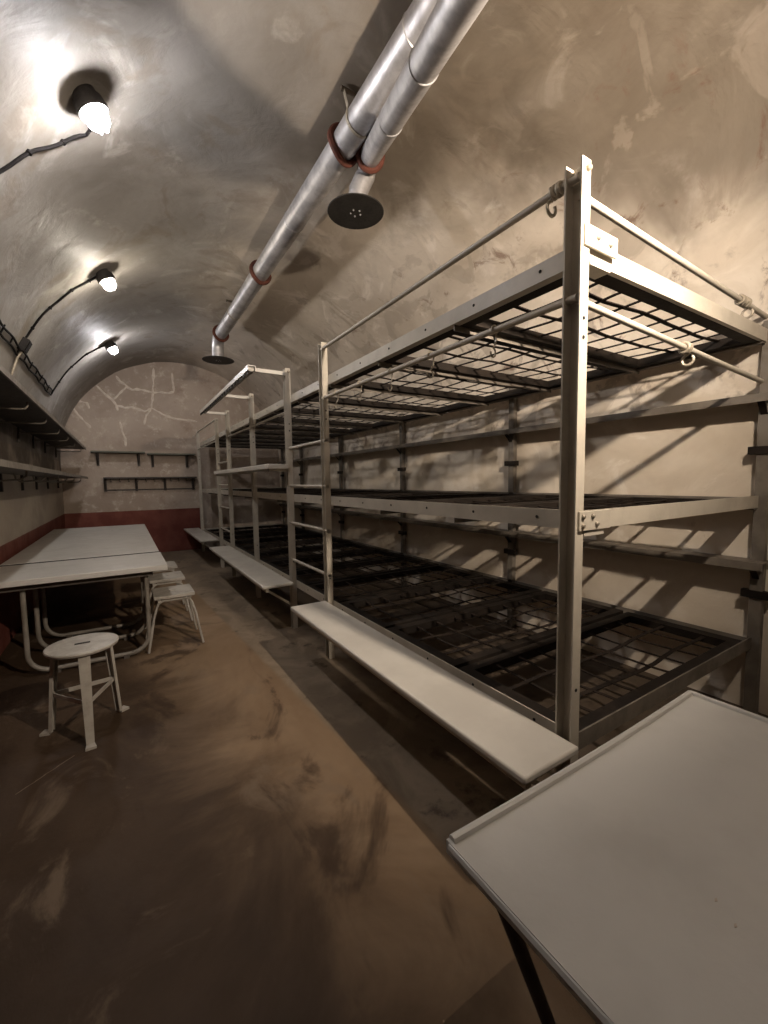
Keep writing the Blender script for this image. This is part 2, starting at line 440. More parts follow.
def angle_y(x, y0, y1, zt, face=.066, fl=.06, t=.006):
    pr = [(x, zt), (x, zt-face), (x+fl, zt-face), (x+fl, zt-face+t), (x+t, zt-face+t), (x+t, zt)]
    return MB().prism(pr, 1, y0, y1)
def angle_x(y, x0, x1, zt, face=.066, fl=.06, t=.006, sgn=1):
    pr = [(y, zt), (y, zt-face), (y+fl*sgn, zt-face), (y+fl*sgn, zt-face+t), (y+t*sgn, zt-face+t), (y+t*sgn, zt)]
    return MB().prism(pr, 0, x0, x1)
NP = 12
PITCHY = (BY1-BY0)/NP
# shared panel meshes
pw, px0, px1 = PITCHY-.03, X0+.085, XB-.03
def panel_frame_mesh():
    b = MB(); w = .056; h = .045
    b.box((px0, 0, -h), (px0+w, pw, 0)); b.box((px1-w-.02, 0, -h), (px1, pw, 0))
    b.box((px0+w, 0, -h), (px1-w-.02, w, 0)); b.box((px0+w, pw-w, -h), (px1-w-.02, pw, 0))
    me = b.mesh('panel_frame', (0,0,0), False); me.materials.append(M['frame']); return me
FRM = panel_frame_mesh()
ROWS = (.155, .385)
NC = 9
def strap_x_mesh(k):
    b = MB(); r = random.Random(k); n = 12; L = px1-px0
    ph = r.uniform(0, 6); am = r.uniform(.004, .011)
    P = [(px0+.02+(L-.04)*i/n, am*math.sin(ph+i*.9)*(.3 if i in (0,n) else 1), -.008-.012*math.sin(math.pi*i/n)+.003*math.sin(i*1.7+ph)) for i in range(n+1)]
    for a, c in zip(P[:-1], P[1:]): b.bar(a, c, .022, .004)
    me = b.mesh('strap', (0,0,0), False); me.materials.append(M['strap']); return me
def strap_y_mesh(k):
    b = MB(); r = random.Random(k+50); n = 6; L = pw
    ph = r.uniform(0, 6); am = r.uniform(.003, .009)
    P = [(am*math.sin(ph+i*1.1)*(.3 if i in (0,n) else 1), .012+(L-.024)*i/n, -.012-.010*math.sin(math.pi*i/n)) for i in range(n+1)]
    for a, c in zip(P[:-1], P[1:]): b.bar(a, c, .017, .004)
    me = b.mesh('strap', (0,0,0), False); me.materials.append(M['strap']); return me
SX = [strap_x_mesh(k) for k in range(5)]; SY = [strap_y_mesh(k) for k in range(6)]
NEARP = 8
def far_grid(k):
    b = MB(); r = random.Random(k+90)
    for q in ROWS: b.bar((px0+.02, q+r.uniform(-.01,.01), -.02), (px1-.02, q+r.uniform(-.01,.01), -.02), .017, .004)
    for i in range(NC-1):
        x = px0+.05+(px1-px0-.12)*(i+1)/NC
        b.bar((x+r.uniform(-.008,.008), .012, -.016), (x+r.uniform(-.008,.008), pw-.012, -.016), .013, .004)
    me = b.mesh('strap_grid', (0,0,0), False); me.materials.append(M['strap']); return me
FG = far_grid(1)
for ti, zt in enumerate(TIERS):
    # front, back and end rails
    segs = [(PY[a]+PW, PY[a+1]) for a in range(6)]
    r = angle_y(X0+PD, BY0, BY1, zt).build('front_rail', M['steel'], bunk, smooth=False)
    for k in range(24):
        yy = BY0+.17+k*.333
        MB().lathe([(.006,0),(.006,.002)], (X0+PD-.0005, yy, zt-.030), (-1,0,0), 8).build('bolt_hole', M['hole'], r)
    angle_y(XB, BY0, BY1, zt-.01, fl=-.05).build('back_rail', M['beam'], bunk, smooth=False)
    angle_x(BY0-.004, X0+PD, XB, zt).build('end_rail', M['steel'] if ti else M['beam'], bunk, smooth=False)
    angle_x(BY1+.05, X0+PD, XB, zt, sgn=-1).build('end_rail', M['steel'], bunk, smooth=False)
    # joint plate on the near post with its bolts
    zc = zt-.004 if ti < 2 else zt+.028
    if ti == 0: zc = -1
    g_ = None if ti == 0 else MB().box((X0+.012, PY[0]-.008, zc-.062), (X0+.195, PY[0]-.0005, zc+.004)).build('joint_plate', M['steel'], bunk, bevel=.002, smooth=False)
    for bx, bz in () if ti == 0 else (((.03,-.014),(.03,-.045),(.085,-.014),(.11,-.042)) if ti < 2 else ((.08,-.025),(.15,-.03))):
        MB().lathe([(.009,0),(.009,.004),(.005,.008)], (X0+bx, PY[0]-.008, zc+bz), (0,-1,0), 8).build('bolt', M['bolt'], g_)
    if ti: MB().box((X0+PD, PY[0]-.004, zt-.085), (X0+.16, PY[0]+.05, zt-.075)).build('joint_plate', M['steel'], bunk, smooth=False)
    for p in range(NP):
        y = BY0+PITCHY*p+.015
        po = link_copy(FRM, 'lattice_panel', (-X0, y-BY0, zt-.022), bunk)
        if p < NEARP:
            for q in ROWS: link_copy(SX[rnd.randrange(5)], 'strap', (0, q+rnd.uniform(-.012,.012), rnd.uniform(-.004,.002)), po)
            for i in range(NC-1):
                x = px0+.05+(px1-px0-.12)*(i+1)/NC + rnd.uniform(-.008,.008)
                link_copy(SY[rnd.randrange(6)], 'strap', (x, 0, 0), po)
        else:
            tag(link_copy(FG, 'strap_grid', (0,0,0), po), kind='stuff')
        if p:
            yb = BY0+PITCHY*p
            b = MB().prism([(yb-.03, zt-.053), (yb-.03, zt-.092), (yb-.024, zt-.092), (yb-.024, zt-.059), (yb+.03, zt-.059), (yb+.03, zt-.053)], 0, X0+PD+.01, XB-.005)
            b.build('cross_beam', M['beam'], bunk, smooth=False)
# back posts, narrow back shelves, braces
BPY = [.80, 2.52, 4.24, 5.96, 7.68, 8.80]
for y in BPY:
    MB().prism([(XB+.045, y), (XB, y), (XB, y+.055), (XB+.045, y+.055), (XB+.045, y+.049), (XB+.006, y+.049), (XB+.006, y+.006), (XB+.045, y+.006)], 2, 0, 2.16).build('back_post', M['beam'], bunk, smooth=False)
    for z in (1.49, .70):
        MB().box((XB-.012, y-.035, z-.03), (XB+.03, y+.09, z+.012)).build('clamp_bracket', M['frame'], bunk, smooth=False)
for z in (1.772, .880):
    s = MB().prism([(2.835, z), (2.835, z-.042), (2.841, z-.042), (2.841, z-.006), (XB+.05, z-.006), (XB+.05, z)], 1, .78, 8.82).build('back_shelf', M['beam'], bunk, smooth=False)
    for y in BPY:
        MB().bar((XB, y+.03, z-.10), (2.845, y+.03, z-.02), .03, .006, (0,0,1)).build('shelf_brace', M['frame'], s)
# rods
def rod(p, q, r=.0125):
    pts = [Vector(p).lerp(Vector(q), t/8) for t in range(9)]
    return MB().tube(pts, r, 10).build('guard_rod', M['steel'], bunk)
rod((X0+.018, PY[0]+.02, 2.30), (X0+.018, PY[1]+.04, 2.305))
rod((X0+.018, PY[0]+.02, 1.93), (X0+.018, PY[1]+.04, 1.955))
rod((X0+.03, BY0+.012, 2.25), (XB+.06, BY0+.012, 2.185))
rod((X0+.03, BY0+.012, 1.925), (XB+.06, BY0+.012, 1.845))
rod((X0+.018, PY[2]+.02, 1.97), (X0+.018, PY[4]+.04, 1.985), .011)
rod((X0+.018, PY[5]+.02, 2.33), (X0+.018, PY[6]+.04, 2.33))
rod((X0+.018, PY[5]+.02, 2.0), (X0+.018, PY[6]+.04, 2.0))
for ya, yb in ((PY[1], PY[2]), (PY[4], PY[5])):
    for z in (.64, .978, 1.311, 1.647):
        MB().tube([(X0+.022, ya+.0, z), (X0+.022, yb+PW, z)], .0125, 10).build('ladder_rung', M['steel'], bunk)
# corner gussets under the top rail
for y in (PY[3], PY[4]):
    MB().prism([(y-.0, 2.05), (y-.09, 2.05), (y-.0, 1.93)], 0, X0+PD-.006, X0+PD).build('gusset', M['steel'], bunk, smooth=False)

# ------------------------------------------------------------------ benches in front of the bunk
def bench(y0, y1, label, notch=()):
    x0, x1, z = .98, X0-.004, .446
    t = thing('bench', ((x0+x1)/2, (y0+y1)/2, 0), label, 'bench', 'plank benches along the bunk')
    MB().box((x0, y0, z-.028), (x1, y1, z)).build('seat_plank', M['bench'], t, bevel=.008)
    MB().box((x0+.03, y0+.02, z-.062), (x0+.055, y1-.02, z-.028)).build('stiffener', M['steel'], t, smooth=False)
    for y in (y0+.10, y1-.14):
        MB().tube([(x0+.045, y, z-.05), (x1-.004, y, z-.22)], .010, 8).build('support_strut', M['steel'], t)
    return t
bench(.79, 2.87, 'long pale grey plank bench nearest the camera beside corner post')
bench(3.56, 6.22, 'grey plank bench between the two ladders, midway along aisle')
bench(7.0, 9.10, 'far grey plank bench against the red end wall')

# raised seats between the ladders
t = thing('tray_shelf', (1.165, 4.86, 1.455), 'narrow grey shelf at eye level between the two ladders', 'shelf')
MB().box((1.07, 3.60, 1.462), (X0-.003, 6.12, 1.505)).build('board', M['bench'], t, bevel=.005)
for y in (3.64, 4.84, 6.08):
    MB().box((1.10, y, 1.440), (X0+.002, y+.03, 1.462)).build('bracket', M['steel'], t, smooth=False)
t = thing('luggage_rack', (1.1, 4.86, 2.27), 'high grey rack bar on three arms above the bunk posts', 'rack')
bar_ = MB().prism([(.935, 2.325), (1.0, 2.325), (1.0, 2.285), (.995, 2.285), (.995, 2.318), (.941, 2.318), (.941, 2.285), (.935, 2.285)], 1, 3.60, 6.16).build('rack_board', M['bench'], t, smooth=False)
for k in range(22):
    y = 3.62+k*.118
    MB().box((.941, y, 2.262), (.947, y+.07, 2.287)).build('tooth', M['frame'], bar_, smooth=False)
for y in (3.635, 4.85, 6.115):
    MB().box((.95, y, 2.285), (X0+.002, y+.028, 2.316)).build('arm', M['bench'], t, smooth=False)

# ------------------------------------------------------------------ wire hooks on the rods
def hook(loc, ang, label, group='wire hooks on the guard rods', s=1.5, double=False):
    r = .0165
    b = MB()
    for k in range(2 if double else 1):
        o = k*.022
        pts = [(0, o+math.cos(math.radians(a))*r*0, 0) for a in ()]
        for a in range(200, -60, -20):
            pts.append((r*math.cos(math.radians(a)), o, r*math.sin(math.radians(a))))
        pts += [(.012, o+.003, -.022*s-.01), (.004, o+.004, -.034*s-.01)]
        for a in range(90, 370, 25):
            pts.append((-.004+.015*math.cos(math.radians(a))*-1, o+.004, -.058*s+.018*math.sin(math.radians(a))))
        b.tube(pts, .0038, 6)
    o = b.build('wire_hook', M['wire'], None, (0,0,0))
    o.location = loc; o.rotation_euler = (0, 0, ang)
    return tag(o, label, 'hook', group)
names = ['nearest the corner post', 'second from the corner post', 'third from the corner post', 'fourth from the corner post', 'beside the near ladder']
for yy, zz, nm in zip((1.20, 1.60, 1.955, 2.305, 2.64), (1.936, 1.940, 1.944, 1.948, 1.952), names):
    hook((X0+.018, yy, zz), rnd.uniform(-.4, .4), 'thin wire hook on the lower aisle rod, ' + nm)
def coil(loc, axis, n, pitch, r, label):
    b = MB(); N = n*14; ax = Vector(axis).normalized(); u = Vector((0,0,1)); w = ax.cross(u)
    pts = []
    for i in range(N+1):
        a = 2*math.pi*i/14
        pts.append(tuple(ax*(pitch*i/14+.003*math.sin(i*.7)) + u*(r*math.cos(a)*(1.0)) + w*r*math.sin(a)))
    # loose end curling below
    e = Vector(pts[-1])
    for k in range(12):
        a = math.radians(90+k*28)
        pts.append(tuple(ax*(pitch*n+.004) + u*(-.045+.022*math.sin(a)) + w*(.022*math.cos(a))))
    b.tube(pts, .0058, 6)
    o = b.build('wire_coil', M['wire'], None, (0,0,0)); o.location = loc
    return tag(o, label, 'wire', 'wire coils wound on the guard rods')
coil((X0+.018, PY[0]+.075, 2.301), (0,1,0), 4, .011, .018, 'wire coil with hanging loop at top of the corner post')
coil((2.58, BY0+.012, 2.200), (1,0,0), 5, .022, .019, 'loose wire coil on the upper end rod near right wall')
coil((2.03, BY0+.012, 1.888), (1,0,0), 3, .014, .020, 'looped wire coil on the lower end rod below the lattice')
for yy in (7.5, 8.0):
    hook((X0+.018, yy, 2.33), 0, 'small wire hook on the far bay upper rod, ' + ('nearer the ladder' if yy < 7.8 else 'nearer the end wall'))

# ------------------------------------------------------------------ near table
def near_table():
    x0, x1, y0, y1, z = .452, 1.380, -.035, .531, .72
    t = thing('table', ((x0+x1)/2, (y0+y1)/2, 0), 'pale grey metal-edged table in the near right corner', 'table', 'bunker tables')
    n = 14
    def edge(i): return -.006*math.sin(math.pi*i/n)     # far edge bows in slightly
    b = MB()
    for zz in (z-.005, z-.03):
        for i in range(n+1):
            b.v.append((x0+(x1-x0)*i/n, y0, zz)); b.v.append((x0+(x1-x0)*i/n, y1+edge(i), zz))
    o = 2*(n+1)
    for i in range(n):
        b.f.append((2*i, 2*i+2, 2*i+3, 2*i+1)); b.f.append((o+2*i, o+2*i+1, o+2*i+3, o+2*i+2))
        b.f.append((2*i+1, 2*i+3, o+2*i+3, o+2*i+1)); b.f.append((2*i, o+2*i, o+2*i+2, 2*i+2))
    b.f.append((0, 1, o+1, o)); b.f.append((2*n, o+2*n, o+2*n+1, 2*n+1))
    top = b.build('tabletop', M['neartable'], t, smooth=False)
    # raised rim along the far and right edges
    b = MB()
    P = [(x0+.006+(x1-x0-.012)*i/n, y1+edge(i)-.008, z-.004) for i in range(n+1)]
    b.tube(P, .0085, 8)
    b.tube([(x1-.006, y1-.008, z-.004), (x1-.006, y0+.01, z-.004)], .0085, 8)
    b.build('rim', M['neartable'], top)
    MB().tube([(x0+.004, y0+.01, z-.014), (x0+.004, y1-.008, z-.014)], .009, 8).build('rim', M['neartable'], top)
    MB().box((x0+.03, y0+.03, z-.065), (x1-.03, y1-.06, z-.031)).build('apron', M['darkleg'], t, smooth=False)
    for xa, xb in ((x0+.03, .745), (x1-.03, 1.10)):
        for y in (.43, y0+.10):
            MB().tube([(xa, y, z-.05), (xa+(xb-xa)*.5, y, .34), (xb, y, .012)], .0125, 10).build('leg', M['darkleg'], t)
    # paint chips
    for cx, cy, s in ((1.27,.23,.007),(1.20,.10,.010),(1.22,.06,.006),(.70,.20,.004),(.72,.23,.004),(.745,.16,.003),(.80,.08,.004)):
        bb = MB(); bb.prism([(cx-s, cy), (cx, cy-s*.5), (cx+s*1.2, cy+s*.2), (cx+s*.2, cy+s*.5)], 2, z-.0052, z-.0042); bb.build('paint_chip', M['crack'], top, smooth=False)
near_table()

# ------------------------------------------------------------------ tables on the left
def wall_table(y0, y1, x0, x1, label, z=.72, th=.042):
    t = thing('table', ((x0+x1)/2, (y0+y1)/2, 0), label, 'table', 'bunker tables')
    MB().box((x0, y0, z-th), (x1, y1, z)).build('tabletop', M['table'], t, bevel=.004 if th > .02 else .002)
    MB().box((x0+.10, y0+.07, z-.085), (x1-.10, y1-.07, z-th)).build('apron', M['darkleg'], t, smooth=False)
    if th < .02: MB().box((x0+.002, y0-.078, z-.02), (x1-.002, y0-.001, z-.004)).build('seam_strip', M['hole'], t, smooth=False)
    ys = (y0+.13, y1-.13)
    for y in ys:
        a, c, r = x0+.235, x1-.145, .13
        pts = [(a, y, z-.045), (a, y, .35)] + arc((a+r, y, .03+r), r, 180, 270, 8) + arc((c-r, y, .03+r), r, 270, 360, 8) + [(c, y, .35), (c, y, z-.045)]
        u = MB().tube(pts, .0165, 12).build('leg', M['tableleg'], t)
        for xx in (a+r+.03, c-r-.03):
            MB().box((xx-.02, y-.022, 0), (xx+.02, y+.022, .03)).build('rubber_foot', M['darkleg'], u, smooth=False)
    return t
wall_table(3.61, 4.322, -.865, .262, 'pale table nearest the round stool, its front edge lit')
wall_table(4.405, 7.50, -.865, .255, 'long pale table behind the dark seam, reaching towards red end wall', .72, .014)

# ------------------------------------------------------------------ stools
def round_stool():
    cx, cy, z = -.232, 2.745, .49
    t = thing('stool', (cx, cy, 0), 'round white metal stool with slotted seat on three legs', 'stool')
    b = MB(); r = .168; n = 40
    b.lathe([(.02,-.024),(r-.012,-.024),(r-.003,-.018),(r,-.008),(r-.003,-.002),(r-.014,0),(.02,0)], (cx,cy,z), (0,0,1), n)
    s = b.build('seat', M['stool'], t)
    MB().box((cx-.035, cy-.011, z), (cx+.035, cy+.011, z+.0012)).build('hand_slot', M['hole'], s, smooth=False).location = (0,0,0)
    feet = []
    for a in (-84, 158, 38):
        d = Vector((math.cos(math.radians(a)), math.sin(math.radians(a)), 0)); w = Vector((-d.y, d.x, 0))
        top = Vector((cx,cy,z-.02)) + d*.145; bot = Vector((cx,cy,.012)) + d*.188
        feet.append((top, bot))
        lg = MB()
        # folded flat-iron leg: broad face outward with two side flanges
        k = 6; ring = []
        for i in range(k+1):
            p = top.lerp(bot, i/k); hw = .026-.008*i/k
            ring.append([p-w*hw-d*.016, p-w*hw, p+w*hw, p+w*hw-d*.016, p+w*(hw-.004)-d*.016, p+w*(hw-.004)-d*.004, p-w*(hw-.004)-d*.004, p-w*(hw-.004)-d*.016])
        for rg in ring: lg.v += [tuple(q) for q in rg]
        for i in range(k):
            for j in range(8): lg.f.append((i*8+j, i*8+(j+1) % 8, i*8+8+(j+1) % 8, i*8+8+j))
        lg.f.append(tuple(range(7,-1,-1))); lg.f.append(tuple(k*8+j for j in range(8)))
        lo = lg.build('leg', M['stool'], t, smooth=False)
        f = MB(); c = bot + d*.012
        pr = [c+d*.028+w*.024, c+d*.028-w*.024, c-d*.016-w*.018, c-d*.016+w*.018]
        f.prism([(q.x, q.y) for q in pr], 2, 0, .013); f.build('foot', M['stool'], lo, smooth=False)
    for i in range(3):
        p = feet[i][0].lerp(feet[i][1], .55); q = feet[(i+1) % 3][0].lerp(feet[(i+1) % 3][1], .55)
        MB().bar(p, q, .006, .022).build('stretcher', M['stool'], t, smooth=False)
round_stool()
def square_stool(y0, label):
    x0, x1, z, dp = .160, .462, .445, .34
    cx, cy = (x0+x1)/2, y0+dp/2
    t = thing('stool', (cx, cy, 0), label, 'stool', 'square stools beside the table')
    # seat with a round finger hole
    b = MB(); n = 16; hr = .016
    def sq(a):
        c, s_ = math.cos(a), math.sin(a); k = 1/max(abs(c)/((x1-x0)/2), abs(s_)/(dp/2)); return (cx+c*k, cy+s_*k)
    ang = sorted([2*math.pi*i/n for i in range(n)] + [math.atan2(sy*dp/2, sx*(x1-x0)/2) % (2*math.pi) for sx in (-1,1) for sy in (-1,1)])
    N = len(ang)
    for zz in (z, z-.026):
        for a in ang: b.v.append((*sq(a), zz))
        for a in ang: b.v.append((cx+hr*1.6*math.cos(a), cy+hr*math.sin(a), zz))
    for i in range(N):
        j = (i+1) % N
        b.f += [(i, j, N+j, N+i), (2*N+i, 3*N+i, 3*N+j, 2*N+j), (i, 2*N+i, 2*N+j, j), (N+i, N+j, 3*N+j, 3*N+i)]
    s = b.build('seat', M['stool'], t, bevel=.003, smooth=False)
    MB().box((cx-.035, cy-.03, z-.03), (cx+.035, cy+.03, z-.0262)).build('backing_plate', M['hole'], s, smooth=False)
    for sy, yy, yf in ((-1, y0+.03, y0-.015), (1, y0+dp-.03, y0+dp+.02)):
        r = .055
        xa, xb, za = x0+.02, x1-.02, z-.045
        def yo(zz): return yy+(yf-yy)*(1-zz/za)
        pts = [(x0-.055, yf, .008)]
        pts += [(xa-.075*(1-f_)**1.0, yo(za*f_), za*f_) for f_ in (.35, .7)]
        pts += [(xa+r-r*math.cos(math.radians(a)), yo(za-r+r*math.sin(math.radians(a))), za-r+r*math.sin(math.radians(a))) for a in (15,35,55,75,90)]
        pts += [(xb-r+r*math.sin(math.radians(a)), yo(za-r+r*math.cos(math.radians(a))), za-r+r*math.cos(math.radians(a))) for a in (0,15,35,55,75)]
        pts += [(xb+.065*(1-f_), yo(za*f_), za*f_) for f_ in (.7, .35)]
        pts += [(x1+.045, yf, .008)]
        MB().tube(pts, .0095, 8).build('leg', M['stool'], t)
        for xx in (xa+.02, xb-.02): MB().box((xx-.012, yy-.012, za-.006), (xx+.012, yy+.012, z-.026)).build('bracket', M['stool'], t, smooth=False)
square_stool(3.73, 'square seated tube-leg stool nearest of the three beside the table')
square_stool(4.39, 'square seated stool in the middle of the three beside the table')
square_stool(5.05, 'square seated stool farthest of the three beside the table')

# ------------------------------------------------------------------ shelves
def wall_shelf(z, label, loops):
    t = thing('wall_shelf', (-.70, 4.9, z-.03), label, 'shelf', 'dark shelves on the left wall')
    MB().box((XL+.002, 1.2, z-.022), (-.51, 8.80, z)).build('board', M['darkshelf'], t, bevel=.003)
    MB().box((-.512, 1.2, z-.032), (-.500, 8.80, z+.003)).build('front_lip', M['lipshelf'], t, smooth=False)
    ys = (2.2, 3.05, 3.95, 4.80, 5.70, 6.55, 7.45, 8.55)
    for y in ys:
        if loops:
            pts = [(XL+.01, y, z-.075), (-.60, y, z-.075), (-.565, y, z-.07), (-.553, y, z-.05), (-.55, y, z-.015)]
        else:
            pts = [(-.80, y, z-.012), (-.79, y, z-.075), (-.76, y, z-.095), (-.62, y, z-.085), (-.59, y, z-.06), (-.585, y, z-.012)]
        MB().tube(pts, .007, 7).build('bracket', M['lipshelf'], t)
        MB().box((XL+.001, y-.015, z-.18), (XL+.022, y+.015, z-.022)).build('wall_plate', M['darkshelf'], t, smooth=False)
wall_shelf(1.972, 'upper dark shelf high along the left wall', True)
wall_shelf(1.478, 'lower dark shelf along the left wall above the tables', False)
def end_shelf(x0, x1, z, label, legs, mat, rodz=None, drop=.26):
    t = thing('wall_shelf', ((x0+x1)/2, YB-.1, z-.03), label, 'shelf', 'shelves on the end wall')
    MB().box((x0, YB-.22, z-.028), (x1, YB-.002, z)).build('board', mat, t, bevel=.003)
    for x in legs:
        br = MB().box((x-.022, YB-.035, z-drop), (x+.022, YB-.001, z-.028))
        br.bar((x, YB-.03, z-drop+.03), (x, YB-.20, z-.035), .025, .012)
        br.build('bracket', M['darkshelf'], t, smooth=False)
    if rodz:
        MB().tube([(x0+.02, YB-.05, rodz), (x1-.02, YB-.05, rodz)], .010, 8).build('hook_rail', M['darkshelf'], t)
        k = int((x1-x0)/.14)
        for i in range(k):
            x = x0+.1+i*.14
            MB().tube([(x, YB-.10, z-.03), (x, YB-.10, z-.07), (x+.012, YB-.115, z-.085), (x+.02, YB-.13, z-.07)], .006, 6).build('hook', M['darkshelf'], t)
end_shelf(-.45, .385, 1.945, 'left of the two upper shelves on the end wall', (-.36, .28), M['greenshelf'])
end_shelf(.42, 1.25, 1.925, 'right of the two upper shelves on the end wall', (.51, 1.11), M['greenshelf'])
end_shelf(-.29, 1.25, 1.475, 'single long lower shelf with hook rail on the end wall', (-.27, .22, .70, 1.20), M['darkshelf'], 1.24)

# ------------------------------------------------------------------ ceiling pipes
P1 = (1.30, 3.47); RP = .083
def pipe(c, y0, yd, zd, rd, label, rings, joints, hangers):
    x, z = c
    t = thing('ventilation_pipe', (x, yd, zd), label, 'pipe', 'ventilation pipes under the vault')
    re = .16
    ye = yd - .0
    pts = [(x, y0, z), (x, (y0+ye)/2, z), (x, ye-re, z)]
    pts += [(x, ye-re+re*math.sin(math.radians(a)), z-re+re*math.cos(math.radians(a))) for a in (15,30,45,60,75,90)]
    pts += [(x, ye, zd+.045)]
    d = MB().tube(pts, RP, 28).build('duct', M['galv'], t)
    for y in joints:
        MB().lathe([(RP+.0005,-.005),(RP+.004,-.002),(RP+.004,.002),(RP+.0005,.005)], (x, y, z), (0,1,0), 28).build('seam', M['galv'], d)
    disc = MB().lathe([(.02,-.004),(rd-.004,-.004),(rd,0),(rd-.004,.004),(.02,.004)], (x, ye, zd), (0,0,1), 36).build('outlet_disc', M['duct'], t)
    for k in range(5):
        a = k*1.256
        MB().lathe([(.006,0),(.006,.004),(.003,.007)], (x+.035*math.cos(a), ye+.035*math.sin(a), zd-.004), (0,0,-1), 8).build('screw', M['cage'], disc)
    for k in range(3):
        a = k*2.09+.4
        MB().tube([(x+.05*math.cos(a), ye+.05*math.sin(a), zd+.003), (x+.05*math.cos(a), ye+.05*math.sin(a), zd+.05)], .004, 6).build('spacer', M['duct'], disc)
    for y, tilt in rings:
        ps = [(x+(RP+.014)*math.cos(math.radians(a)), y+tilt*math.cos(math.radians(a))+.008*math.sin(a*.05), z+(RP+.014)*math.sin(math.radians(a))) for a in range(0, 360, 12)]
        MB().tube(ps, .021, 8, closed=True).build('clamp_ring', M['rust'], t)
    for y, ax_, ay_ in hangers:
        ps = [(x+(RP+.004)*math.cos(math.radians(a)), y, z+(RP+.004)*math.sin(math.radians(a))) for a in range(150, 372, 12)]
        az_ = VZ+math.sqrt(VR**2-(ax_-VC)**2)
        h = MB()
        for a, c_ in zip(ps[:-1], ps[1:]): h.bar(a, c_, .020, .003, Vector(((a[0]-x), 0, a[2]-z)))
        h.bar(ps[0], (ax_-.03, ay_, az_-.03), .020, .004, (1,0,0)); h.bar(ps[-1], (ax_+.09, ay_, az_-.03), .020, .004, (1,0,0))
        h.build('hanger_strap', M['wire'], t, smooth=False)
        MB().tube([(ax_-.05, ay_, az_-.03), (ax_+.12, ay_, az_-.03)], .014, 8).build('anchor', M['strapiron'], t)
pipe(P1, YF, 6.66, 3.16, .225, 'longer galvanised ventilation pipe ending near the end wall', ((2.50,.02),(4.38,.02),(6.40,.02)), (1.72, 3.40), ((2.29,1.262,2.351),(5.53,1.288,5.69)))
def sloping_pipe():
    A = Vector((1.445, 2.40, 3.412)); d = Vector((-.289,-.894,-.343)).normalized(); R2 = .065
    t = thing('ventilation_pipe', (1.44, 2.60, 3.165), 'shorter galvanised ventilation pipe ending in a large near disc', 'pipe', 'ventilation pipes under the vault')
    E_ = A + d*((A.y-YF)/-d.y)
    c0 = A - d*.12
    pts = [E_, E_.lerp(A, .3), E_.lerp(A, .6), A, A-d*.06+Vector((0,0,-.006)), A-d*.12+Vector((0,.01,-.03)), A-d*.165+Vector((0,.012,-.075)), Vector((1.452,2.585,3.30)), Vector((1.445,2.60,3.21))]
    dd = MB().tube(pts, R2, 28).build('duct', M['galv'], t)
    for k in (.5, 1.05):
        MB().lathe([(R2+.0005,-.005),(R2+.004,-.002),(R2+.004,.002),(R2+.0005,.005)], A+d*k, d, 28).build('seam', M['galv'], dd)
    rd = .192
    disc = MB().lathe([(.02,-.004),(rd-.004,-.004),(rd,0),(rd-.004,.004),(.02,.004)], (1.44,2.61,3.168), (0,0,1), 36).build('outlet_disc', M['duct'], t)
    for k in range(5):
        a = k*1.256
        MB().lathe([(.006,0),(.006,.004),(.003,.007)], (1.44+.035*math.cos(a), 2.61+.035*math.sin(a), 3.164), (0,0,-1), 8).build('screw', M['cage'], disc)
    c = A-d*.03; u = Vector((0,0,1)); u = (u-d*u.dot(d)).normalized(); w = d.cross(u)
    ps = [c+(u*math.cos(math.radians(a))+w*math.sin(math.radians(a)))*(R2+.013) for a in range(0, 360, 12)]
    MB().tube(ps, .019, 8, closed=True).build('clamp_ring', M['rust'], t)
sloping_pipe()

# ------------------------------------------------------------------ lamps on the vault
def vault_pt(x, inset=0.0, y=5.0):
    a = math.acos(max(-1, min(1, (x-VC)/VR)))
    p = (VC+VR*math.cos(a), y, VZ+VR*math.sin(a)); u = 1-a/math.pi
    r = VR + uneven(p, VAMP)*min(1, min(u, 1-u)*14) - inset
    return (VC+r*math.cos(a), VZ+r*math.sin(a)), Vector((-math.cos(a), 0, -math.sin(a)))
def lamp(p, ax, c, e, label, s=1.0, group='caged lamps on the vault'):
    ax = Vector(ax).normalized(); p = Vector(p)
    p0 = p.copy(); p = p + ax*.012
    t = thing('caged_lamp', p0, label, 'lamp', group)
    MB().lathe([(.066*s,-.05),(.070*s,.0),(.086*s,.02),(.093*s,.080*s),(.087*s,.088*s),(.058*s,.070*s)], p, ax, 24).build('lamp_base', M['lampbase'], t)
    k_ = s
    gl = [(.05*k_,.060*k_),(.056*k_,.075*k_),(.056*k_,.115*k_),(.050*k_,.140*k_),(.036*k_,.158*k_),(.016*k_,.167*k_),(.002,.169*k_)]
    MB().lathe(gl, p, ax, 20).build('glass', emit('lamp_glass', c, e), t)
    u = ax.orthogonal().normalized(); w = ax.cross(u)
    cg = MB(); R = .067*s
    for k in range(6):
        a = k*math.pi/3; d = u*math.cos(a)+w*math.sin(a)
        cg.tube([p+d*R+ax*.06*s, p+d*R+ax*.125*s, p+d*R*.86+ax*.158*s, p+d*R*.45+ax*.180*s, p+ax*.186*s], .0032, 6)
    for h in (.095*s, .135*s):
        cg.tube([p+(u*math.cos(a*math.pi/12)+w*math.sin(a*math.pi/12))*R+ax*h for a in range(24)], .0032, 6, closed=True)
    cg.build('cage', M['cage'], t)
for y, c, e, lb in ((2.74, LAMP_COOL, E_COOL, 'nearest caged lamp glowing on the vault'), (4.85, LAMP_NEUTRAL, E_NEUTRAL, 'middle caged lamp glowing warm on the vault'), (7.18, LAMP_COOL, E_FAR, 'farthest caged lamp glowing near the end wall')):
    (vx, vz), nrm = vault_pt(-.065, 0, y)
    lamp((vx, y, vz), (.46, LAMP_TILT, -.88), c, e, lb, .86)
